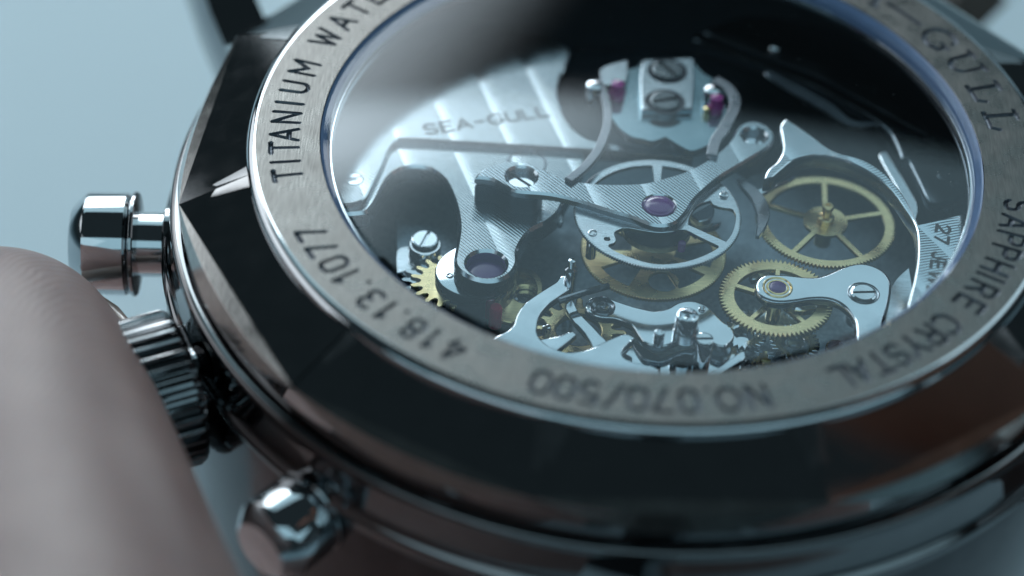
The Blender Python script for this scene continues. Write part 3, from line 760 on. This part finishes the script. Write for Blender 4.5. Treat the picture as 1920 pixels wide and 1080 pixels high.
# lower left: screw, spring washer, gears and barrel seen past the bridge
ZL = -4.2
sl = lathe('washer', [(0.66, ZL-.5), (0.66, ZL-0.20), (0.62, ZL-0.16), (0.54, ZL-0.16), (0.52, ZL-.5)], M_POL, watch, c=U(797, 452, ZL), n=48)
screw('plate_screw', U(797, 447, ZL), 0.56, ZL, 1.28, parent=watch, sw=0.06, mat=M_STEELP)['label'] = 'slotted screw under the arch of the bridge'
plate('step_plate', [P([(743, 395), (760, 420), (870, 430), (900, 470), (830, 520), (775, 540), (755, 515), (744, 490)], -4.9, 2)], -4.9, 0.8, 0.04, M_DARK, M_STEELP, watch)
plate('cover_plate', [P([(744, 470), (765, 462), (772, 485), (785, 500), (760, 508), (744, 512)], -4.85, 3)], -4.85, 0.1, 0.02, M_STEEL, M_STEEL, watch)
gA = plate('brass_pinion', [gear_loop(U(843, 527, -4.35), 1.58, 17, 0.42, 'leaf', 0.05)], -4.35, 0.2, 0.02, M_BRASS, M_BRASSE, watch)
gA['label'] = 'coarse toothed brass wheel at the lower left rim'
gB = plate('steel_pinion', [gear_loop(U(828, 528, -4.75), 1.62, 17, 0.42, 'leaf', 0.18)], -4.75, 0.2, 0.02, M_POL, M_STEELP, watch)
bc = U(892, 508, -3.75)
br = lathe('barrel', [(1.62, -5.6), (1.62, -3.85), (1.57, -3.77), (1.52, -3.75), (0.001, -3.75)], M_STEELP, watch, c=bc, n=128)
br['label'] = 'round steel drum under the bridge tongue'
screw('barrel_screw', U(843, 515, -3.7), 0.17, -3.7, 0.8, parent=br, head=.05)
lathe('tongue_collar', [(1.25, -4.4), (1.25, -3.70), (1.18, -3.6), (0.9, -3.55), (0.8, -3.3)], M_DARKST, watch, c=U(912, 500, -3.6), n=96)
bp = plate('brass_plate', [P([(880, 500), (940, 498), (985, 502), (1005, 514), (1014, 535), (1010, 565), (990, 592), (965, 604), (940, 600), (918, 590), (905, 560), (890, 530)], -4.7, 4), circ(U(985, 551, -4.7), 0.52)], -4.7, 0.25, 0.05, M_BRASS, M_BRASSE, watch)
bp['label'] = 'brass plate with a screw in a round hole'
plate('brass_rim', [P([(975, 500), (1002, 508), (1016, 530), (1014, 560), (1000, 585), (994, 580), (1006, 555), (1006, 535), (996, 517), (972, 510)], -4.55, 4)], -4.55, 0.1, 0.02, M_BRASS, M_BRASSE, bp)
screw('plate_screw', U(986, 556, -4.95), 0.45, -4.95, -0.4, parent=bp, sw=0.04)
lathe('red_jewel', [(0.27, -5.0), (0.27, -4.10), (0.22, -4.0), (0.001, -3.98)], M_RED, watch, c=U(930, 575, -4.0), n=40)

# lower levers
LZ = -3.6
l1 = plate('polished_lever', [P([(1058, 516), (1068, 518), (1072, 538), (1053, 553), (1033, 567), (1020, 580), (1011, 593), (1007, 610), (1008, 625), (1015, 637), (1028, 648), (1047, 656), (1067, 660), (1087, 658), (1103, 654), (1120, 647),
    (1138, 638), (1157, 630), (1168, 626.5), (1180, 627), (1190, 633), (1180, 642), (1170, 652), (1167, 662), (1173, 672), (1197, 681), (1233, 690), (1240, 712), (1150, 716), (1040, 690), (960, 650), (915, 640), (934, 628), (960, 613), (968, 593), (978, 575),
    (990, 563), (1013, 547), (1040, 530), (1045, 525), (1050, 519)], LZ, 4)], LZ, 0.35, 0.06, M_STEELP, M_POL, watch, res=2)
l1['label'] = 'bright polished lever sweeping along the front rim'
plate('lever_tooth', [P([(1010, 640), (1015, 636), (1032, 633), (1050, 629.5), (1065, 623), (1075, 622), (1081, 627), (1066, 640), (1048, 654), (1035, 664), (1020, 655)], -4.0, 4)], -4.0, 0.3, 0.05, M_STEELP, M_POL, watch, res=2)
plate('curved_lever', [P([(1060, 572), (1073, 561), (1078, 570), (1085, 585), (1097, 598), (1112, 613), (1125, 627), (1139, 642), (1140, 660), (1114, 660), (1110, 646), (1103, 633), (1092, 620), (1077, 603), (1067, 588)], -3.95, 4)], -3.95, 0.3, 0.04, M_STEELP, M_POL, watch, res=1)
cwz = -4.9
colw = plate('brass_wheel', [gear_loop(U(1085, 618, cwz), 1.9, 16, 0.55, 'leaf'), circ(U(1085, 618, cwz), 0.9, 32)], cwz, 0.3, 0.06, M_BRASS, M_BRASSE, watch, res=1)
colw['label'] = 'brass wheel with leaf shaped teeth behind the levers'
stud('pin', U(1025, 612, -4.6), 0.18, -4.6, 0.6, M_POL)
RZ = -3.7
rk_out = [(1097, 573), (1102, 563), (1113, 556), (1133, 554.5), (1150, 562), (1173, 570), (1197, 577), (1222, 582.5), (1238, 582), (1255, 577), (1272, 567.5), (1293, 564), (1313, 567.5), (1330, 577), (1345, 593), (1357, 604), (1370, 612),
    (1377, 625), (1372, 638), (1357, 649), (1342, 646), (1325, 637), (1305, 635), (1288, 633), (1272, 637), (1257, 645), (1242, 649), (1222, 647), (1208, 641), (1197, 627), (1187, 612), (1170, 602), (1150, 596), (1130, 595), (1112, 590), (1101, 582)]
rk = plate('rocker', [P(rk_out, RZ, 4)], RZ, 0.35, 0.06, M_STEELP, M_POL, watch, res=2)
rk['label'] = 'polished rocker lever with two posts'
hc = U(1130, 576, RZ)
lathe('rocker_hub', [(0.50, RZ), (0.50, RZ+0.05), (0.47, RZ+0.08), (0.40, RZ+0.03), (0.30, RZ+0.01), (0.27, RZ+0.07), (0.23, RZ+0.07), (0.21, RZ+0.01), (0.12, RZ+0.0), (0.09, RZ+0.06), (0.001, RZ+0.07)], M_DARKST, rk, c=hc, n=64)
pc = U(1284, 632, RZ)
lathe('post', [(0.50, RZ), (0.50, RZ+0.45), (0.45, RZ+0.48), (0.45, RZ+1.10), (0.42, RZ+1.16), (0.34, RZ+1.18), (0.30, RZ+1.13), (0.25, RZ+1.02), (0.12, RZ+1.0), (0.001, RZ+1.05)], M_STEELP, rk, c=pc, n=64)
lathe('post', [(0.21, RZ), (0.21, RZ+0.60), (0.18, RZ+0.66), (0.11, RZ+0.67), (0.07, RZ+0.62), (0.001, RZ+0.62)], M_STEELP, rk, c=U(1234, 645, RZ), n=40)
stud('pin', U(1316, 580, RZ), 0.15, RZ+0.08, 0.1, M_POL, hole=0.07, parent=rk)
plate('lower_plate', [P([(1190, 640), (1240, 670), (1300, 650), (1380, 650), (1390, 690), (1300, 712), (1200, 705), (1150, 690)], -4.3, 3)], -4.3, 0.4, 0.05, M_STEELP, M_POL, watch, res=1)
screw('tall_screw', U(1320, 640, -3.5), 0.38, -3.35, 0.1, head=1.2, parent=watch, sw=0.05)['label'] = 'tall slotted screw in front of the rocker'
plate('strap_lever', [P([(1300, 712), (1322, 702), (1345, 690), (1368, 674), (1388, 660), (1397, 659), (1396, 672), (1376, 686), (1352, 700), (1330, 716)], -3.8, 4)], -3.8, 0.25, 0.04, M_STEELP, M_POL, watch, res=1)
sg = plate('steel_wheel', [gear_loop(U(1440, 632, -5.0), 1.75, 44, 0.2), circ(U(1440, 632, -5.0), 0.8, 40)], -5.0, 0.25, 0.02, M_STEELP, M_POL, watch)
sg['label'] = 'small steel wheel low at the front rim'
plate('steel_wheel', [gear_loop(U(1490, 640, -4.6), 1.0, 26, 0.18), circ(U(1490, 640, -4.6), 0.4, 30)], -4.6, 0.2, 0.02, M_STEELP, M_POL, watch)
plate('steel_wheel', [gear_loop(U(1395, 625, -4.7), 0.9, 24, 0.16), circ(U(1395, 625, -4.7), 0.4, 30)], -4.7, 0.2, 0.02, M_STEELP, M_POL, watch)
screw('plate_screw', U(1568, 650, -4.4), 0.42, -4.4, 0.7, parent=watch)
plate('small_block', [Praw([(1489, 582), (1492, 570), (1531, 568), (1538, 579), (1500, 583)], -4.2)], -4.2, 0.3, 0.03, M_STEELP, M_BRASSE, watch)
plate('small_block', [Praw([(1405, 515), (1430, 508), (1452, 510), (1440, 520), (1410, 524)], -4.2)], -4.2, 0.3, 0.03, M_STEELP, M_STEELP, watch)
lathe('lever_arbor', [(0.22, -6.2), (0.22, -3.6), (0.26, -3.5), (0.26, -3.2), (0.14, -3.1), (0.14, -2.75), (0.001, -2.72)], M_STEELP, watch, c=U(1072, 497, -3.0), n=32)
strap('click_spring', [(1048, 560), (1085, 548), (1130, 535), (1142, 531)], 0.16, -3.3, 0.25, M_DARKST, M_DARKST, watch)
plate('steel_finger', [P([(1100, 401), (1125, 393), (1142, 392), (1152, 402), (1168, 420), (1140, 424), (1118, 420)], -2.5, 3)], -2.5, 0.3, 0.04, M_STEEL, M_POL, watch, res=1)
plate('steel_finger', [P([(1028, 372), (1048, 378), (1056, 410), (1052, 420), (1038, 408)], -3.3, 3)], -3.3, 0.3, 0.04, M_STEEL, M_STEEL, watch)
plate('steel_finger', [P([(1296, 402), (1320, 388), (1336, 378), (1340, 395), (1332, 410), (1310, 415)], -2.6, 3)], -2.6, 0.3, 0.04, M_STEEL, M_STEEL, watch)
plate('steel_finger', [P([(1290, 428), (1315, 420), (1352, 415), (1345, 422), (1320, 430), (1305, 440)], -3.0, 3)], -3.0, 0.3, 0.04, M_STEELP, M_STEELP, watch)

ZO = 0.0
# ---- pushers and crown ---------------------------------------------------
ZP = -6.2
def radial(deg): a = math.radians(deg); return Vector((math.cos(a), math.sin(a), 0))
def pusher(deg, k=1.0, sh=0.0, name='pusher'):
    d = radial(deg); o = Vector((0, 0, ZP))+d*sh
    root = lathe(name, [(q[0]*k, q[1]) for q in [(1.33, 18.8), (1.33, 20.9)]], M_POL, watch, axis=d, origin=o, n=64)
    lathe('pusher_cap', [(q[0]*k, q[1]) for q in [(1.0, 20.85), (1.9, 20.86), (2.04, 20.93), (2.12, 21.05), (2.12, 22.55), (2.08, 22.68), (1.60, 23.2), (1.45, 23.28), (0.001, 23.32)]], M_POL, root, axis=d, origin=o, n=64, ang=24)
    lathe('pusher_collar', [(q[0]*k, q[1]) for q in [(1.2, 20.62), (2.10, 20.63), (2.16, 20.68), (2.16, 20.78), (2.10, 20.84), (1.2, 20.86)]], M_DARKPOL, root, axis=d, origin=o, n=64)
    lathe('pusher_tube', [(q[0]*k, q[1]) for q in [(1.62, 18.9), (1.62, 19.45), (1.58, 19.5), (1.42, 19.5), (1.40, 19.3)]], M_DARKPOL, root, axis=d, origin=o, n=64)
    return root
pusher(-177)['label'] = 'upper pusher standing clear of the case'
pusher(-128.6, 0.78, -1.3)['label'] = 'lower pusher below the crown'
lathe('tube_recess', [(0.001, 19.17), (0.55, 19.19), (0.60, 19.33), (0.72, 19.36), (0.80, 19.30), (0.82, 19.0)], M_DARKST, watch, axis=radial(-125.3), origin=Vector((0, 0, -4.35)), n=48)
def crown():
    d = radial(-152.7)
    n = 36; V, F = [], []
    prof = [(1.6, 19.75, 0), (2.75, 19.7, .3), (3.0, 19.8, 1), (3.1, 20.0, 1), (3.1, 23.0, 1), (3.2, 23.3, .7), (2.8, 23.5, .0), (0.001, 23.6, 0)]
    steps = [(-.5, -.30), (-.30, -.28), (-.17, -.02), (-.10, 0), (.10, 0), (.17, -.02), (.30, -.28)]
    m = n*len(steps)
    for i in range(n):
        for f, dr in steps:
            a = (i+f)*2*PI/n
            for r, z, k in prof: V.append(((r+dr*k)*math.cos(a), (r+dr*k)*math.sin(a), z))
    k = len(prof)
    for i in range(m):
        j = (i+1) % m
        for q in range(k-1): F.append((i*k+q, j*k+q, j*k+q+1, i*k+q+1))
    me = bpy.data.meshes.new('crown'); me.from_pydata(V, [], F)
    me.transform(Matrix.Translation((0, 0, ZP)) @ d.to_track_quat('Z', 'Y').to_matrix().to_4x4())
    me.materials.append(M_CROWN); smooth(me, 25); me.update()
    bm = bmesh.new(); bm.from_mesh(me); bmesh.ops.recalc_face_normals(bm, faces=bm.faces); bm.to_mesh(me); bm.free()
    o = link('crown', me, watch); o['label'] = 'ribbed crown held between finger and case'
    lathe('crown_tube', [(1.5, 18.8), (1.5, 19.9)], M_DARKPOL, o, axis=d, origin=Vector((0, 0, ZP)), n=48)
crown()

# ---- lugs and strap ---------------------------------------------------------
M_LEATHER2 = simple('brown_leather', (0.10, 0.085, 0.075), 0.5)
M_LEATHER = simple('dark_leather', (0.035, 0.026, 0.022), 0.55)
def box_path(name, pts, w, th, mat, parent, side):
    """swept bar: pts (x, y, z) centre line, side = unit vector across"""
    V, F = [], []
    side = Vector(side).normalized()
    for i, p in enumerate(pts):
        p = Vector(p); t = (Vector(pts[min(i+1, len(pts)-1)])-Vector(pts[max(i-1, 0)])).normalized()
        n = t.cross(side).normalized()
        for a, b in ((-1, -.7), (-.85, -1), (.85, -1), (1, -.7), (1, .7), (.85, 1), (-.85, 1), (-1, .7)):
            V.append(tuple(p+side*a*w/2+n*b*th/2))
    for i in range(len(pts)-1):
        for k in range(8): F.append((i*8+k, i*8+(k+1) % 8, (i+1)*8+(k+1) % 8, (i+1)*8+k))
    F.append(tuple(range(8))[::-1]); F.append(tuple(range((len(pts)-1)*8, len(pts)*8)))
    me = bpy.data.meshes.new(name); me.from_pydata(V, [], F); me.materials.append(mat); smooth(me, 30)
    bm = bmesh.new(); bm.from_mesh(me); bmesh.ops.recalc_face_normals(bm, faces=bm.faces); bm.to_mesh(me); bm.free()
    return link(name, me, parent)
for s in (1, -1):
    ax = radial(117.3)*s; cr = Vector((-ax.y, ax.x, 0))
    for q in (1, -1):
        base = cr*q*10.4
        pts = [ax*13+base+Vector((0, 0, -7)), ax*17.5+base+Vector((0, 0, -6.6)), ax*20.5+base+Vector((0, 0, -5.6)), ax*22.8+base+Vector((0, 0, -4.0)), ax*24+base+Vector((0, 0, -2.4))]
        box_path('lug', [tuple(p) for p in pts], 2.6, 3.2, M_DARKPOL, watch, tuple(cr))
    sp = [ax*20.4+Vector((0, 0, -8.0)), ax*21.8+Vector((0, 0, -8.5)), ax*23.0+Vector((0, 0, -10.5)), ax*23.6+Vector((0, 0, -15)), ax*24+Vector((0, 0, -24)), ax*24+Vector((0, 0, -40)), ax*18+Vector((0, 0, -60))]
    if s == 1:
        o = box_path('strap', [tuple(p) for p in sp], 17.5, 3.0, M_LEATHER, watch, tuple(cr)); o['label'] = 'dark strap running away behind the watch'

a0_ = U(1680, -70, -12); a1_ = U(1835, 22, -12)
o = box_path('strap_tail', [(a0_[0]-6, a0_[1]+3.5, -12.5), (a0_[0], a0_[1], -12), (a1_[0]-.8, a1_[1]+.5, -12), (a1_[0], a1_[1]-.2, -12.8)], 4.0, 2.6, M_LEATHER2, watch, (0.55, 0.83, 0))
o['label'] = 'brown strap end blurred at the top right'
# ---- the finger ---------------------------------------------------------------
def finger():
    m = bpy.data.materials.new('skin'); t, b, o = nt(m)
    g = t.nodes.new('ShaderNodeTexCoord')
    n = t.nodes.new('ShaderNodeTexNoise'); n.inputs['Scale'].default_value = 0.35; n.inputs['Detail'].default_value = 4
    t.links.new(g.outputs['Object'], n.inputs['Vector'])
    mx = t.nodes.new('ShaderNodeMix'); mx.data_type = 'RGBA'
    mx.inputs['A'].default_value = (0.27, 0.175, 0.165, 1); mx.inputs['B'].default_value = (0.41, 0.29, 0.27, 1)
    t.links.new(n.outputs[0], mx.inputs['Factor']); t.links.new(mx.outputs['Result'], b.inputs['Base Color'])
    b.inputs['Roughness'].default_value = 0.42; b.inputs['Subsurface Weight'].default_value = 0.25
    b.inputs['Subsurface Radius'].default_value = (1.2, 0.5, 0.3); b.inputs['Subsurface Scale'].default_value = 1.0
    w = t.nodes.new('ShaderNodeTexWave'); w.wave_type = 'BANDS'; w.bands_direction = 'DIAGONAL'
    w.inputs['Scale'].default_value = 1.9; w.inputs['Distortion'].default_value = 2.2; w.inputs['Detail'].default_value = 1.0; w.inputs['Detail Scale'].default_value = 0.4
    mp = t.nodes.new('ShaderNodeMapping'); mp.inputs['Rotation'].default_value = (0.3, 0.2, 0.9); w.inputs['Distortion'].default_value = 5.0; w.inputs['Detail'].default_value = 3.0
    t.links.new(g.outputs['Object'], mp.inputs[0]); t.links.new(mp.outputs[0], w.inputs['Vector'])
    bp_ = t.nodes.new('ShaderNodeBump'); bp_.inputs['Strength'].default_value = 1; bp_.inputs['Distance'].default_value = 0.013
    t.links.new(w.outputs[0], bp_.inputs['Height']); t.links.new(bp_.outputs[0], b.inputs['Normal'])
    # centre line in mm from fingertip down to the hand, with radii (across, depth)
    zc = -3.0
    def pt(px, py, z): x, y = U(px, py, z); return Vector((x, y, z))
    A = pt(-14, 680, -6.0); B = pt(88, 1330, -3.0)
    ax = (B-A).normalized()
    view = (A-CAM).normalized()
    side = ax.cross(view).normalized(); dep = side.cross(ax).normalized()
    rows = [(-5.0, 0.3), (-4.85, 1.3), (-4.5, 2.3), (-3.9, 3.2), (-3.0, 4.05), (-1.8, 4.7), (-0.4, 5.1), (1.5, 5.45), (4, 5.8), (7, 6.15), (10.5, 6.5), (14, 6.8), (18, 7.3), (24, 7.9), (34, 8.6), (50, 9.6), (75, 11)]
    V, F = [], []; N = 64
    for s, r in rows:
        for i in range(N):
            a = 2*PI*i/N
            fl = 0.86 if s < 12 else 0.92
            c = A+ax*s
            V.append(tuple(c+side*math.cos(a)*r*1.0+dep*math.sin(a)*r*fl))
    for k in range(len(rows)-1):
        for i in range(N): F.append((k*N+i, k*N+(i+1) % N, (k+1)*N+(i+1) % N, (k+1)*N+i))
    F.append(tuple(range(N))); F.append(tuple(range((len(rows)-1)*N, len(rows)*N))[::-1])
    # the palm that the watch is held over, below the frame
    b0 = len(V); pr = [(-1, .02), (-.96, .3), (-.8, .62), (-.5, .87), (0, 1), (.5, .87), (.8, .62), (.96, .3), (1, .02)]
    for u, k in pr:
        for i in range(N):
            a = 2*PI*i/N; V.append((-35+u*75, -42+k*38*math.cos(a), -40+k*15*math.sin(a)))
    for k in range(len(pr)-1):
        for i in range(N): F.append((b0+k*N+i, b0+k*N+(i+1) % N, b0+(k+1)*N+(i+1) % N, b0+(k+1)*N+i))
    F.append(tuple(b0+i for i in range(N))); F.append(tuple(b0+(len(pr)-1)*N+i for i in range(N))[::-1])
    me = bpy.data.meshes.new('hand'); me.from_pydata(V, [], F); me.materials.append(m)
    bm = bmesh.new(); bm.from_mesh(me); bmesh.ops.recalc_face_normals(bm, faces=bm.faces); bm.to_mesh(me); bm.free()
    me.polygons.foreach_set('use_smooth', [True]*len(me.polygons))
    o = link('finger', me)
    md = o.modifiers.new('sub', 'SUBSURF'); md.levels = 2; md.render_levels = 2
    o['label'] = 'bare fingertip pressing on the ribbed crown at the left'; o['category'] = 'finger'
    # nail along the far side
    NV, NF = [], []
    M_NAIL = simple('nail', (0.42, 0.33, 0.29), 0.18, coat=0.6)
    for k in range(9):
        s = -4.6+k*0.95
        rr = np.interp(s, [q[0] for q in rows], [q[1] for q in rows])
        for i in range(9):
            a = math.radians(38+(i-4)*11)
            c = A+ax*s+side*math.cos(a)*(rr+0.12)+dep*math.sin(a)*(rr*.86+0.12)
            NV.append(tuple(c))
    for k in range(8):
        for i in range(8): NF.append((k*9+i, k*9+i+1, k*9+10+i, k*9+9+i))
    me = bpy.data.meshes.new('nail'); me.from_pydata(NV, [], NF); me.materials.append(M_NAIL); smooth(me, 60)
    nl = link('nail', me, o); s2 = nl.modifiers.new('solid', 'SOLIDIFY'); s2.thickness = 0.35
finger()

# ------------------------------------------------------------------ the other hand, seen only as a brown reflection in the bezel
def other_hand():
    M = simple('warm_skin', (0.42, 0.17, 0.11), 0.5)
    V, F = [], []; N = 24
    def finger_tube(pts, rad):
        k0 = len(V)
        for i, p in enumerate(pts):
            p = Vector(p); t = (Vector(pts[min(i+1, len(pts)-1)])-Vector(pts[max(i-1, 0)])).normalized()
            a = t.cross(Vector((0, 0, 1))).normalized(); b = a.cross(t)
            for j in range(N):
                w = 2*PI*j/N; V.append(tuple(p+a*math.cos(w)*rad[i]+b*math.sin(w)*rad[i]))
        for i in range(len(pts)-1):
            for j in range(N): F.append((k0+i*N+j, k0+i*N+(j+1) % N, k0+(i+1)*N+(j+1) % N, k0+(i+1)*N+j))
        F.append(tuple(k0+j for j in range(N))); F.append(tuple(k0+(len(pts)-1)*N+j for j in range(N))[::-1])
    for q, (dx, dy) in enumerate(((0, 0), (9, -17), (14, -35))):
        P0 = [(38+dx, 2+dy, 62), (40+dx, 2.5+dy, 62), (46+dx, 3+dy, 64), (58+dx, 4+dy, 70), (72+dx, 5+dy, 74), (90+dx*.5, 4+dy*.8, 74), (120, 0+dy*.6, 72)]
        finger_tube(P0, [1.5, 5.0, 7.2, 8.0, 8.4, 9.5, 12])
    b0 = len(V); pr = [(-1, .02), (-.9, .45), (-.6, .8), (0, 1), (.6, .8), (.9, .45), (1, .02)]
    for u, k in pr:
        for i in range(N):
            a = 2*PI*i/N; V.append((135+u*34, -14+k*36*math.cos(a), 74+k*14*math.sin(a)))
    for k in range(len(pr)-1):
        for i in range(N): F.append((b0+k*N+i, b0+k*N+(i+1) % N, b0+(k+1)*N+(i+1) % N, b0+(k+1)*N+i))
    me = bpy.data.meshes.new('hand'); me.from_pydata(V, [], F); me.materials.append(M)
    bm = bmesh.new(); bm.from_mesh(me); bmesh.ops.recalc_face_normals(bm, faces=bm.faces); bm.to_mesh(me); bm.free(); smooth(me, 60)
    o = link('hand', me); o['category'] = 'hand'; o['label'] = 'hand held above the watch, showing only as brown reflections in the bezel'
other_hand()
# ------------------------------------------------------------------ dust
def dust():
    rnd = random.Random(7); V, F = [], []
    M_DUST = simple('dust', (0.6, 0.62, 0.63), 0.8)
    def speck(x, y, z, r):
        k = len(V); V.extend([(x-r, y, z+.004), (x, y-r*.7, z+.004), (x+r, y, z+.004), (x, y+r*.8, z+.004), (x, y, z+r*.7), (x, y, z)])
        for a, b in ((0, 1), (1, 2), (2, 3), (3, 0)): F.append((k+a, k+b, k+4)); F.append((k+b, k+a, k+5))
    for i in range(170):
        a = rnd.uniform(0, 2*PI); r = 12.7*math.sqrt(rnd.random()); speck(r*math.cos(a), r*math.sin(a), 0.40*(1-(r/12.72)**2), rnd.uniform(.008, .022))
    for i in range(110):
        a = rnd.uniform(0, 2*PI); r = rnd.uniform(13.2, 15.5); speck(r*math.cos(a), r*math.sin(a), 0, rnd.uniform(.006, .018))
    me = bpy.data.meshes.new('dust'); me.from_pydata(V, [], F); me.materials.append(M_DUST)
    o = link('dust', me); o['kind'] = 'stuff'; o['label'] = 'fine pale dust specks on the glass and ring'
dust()
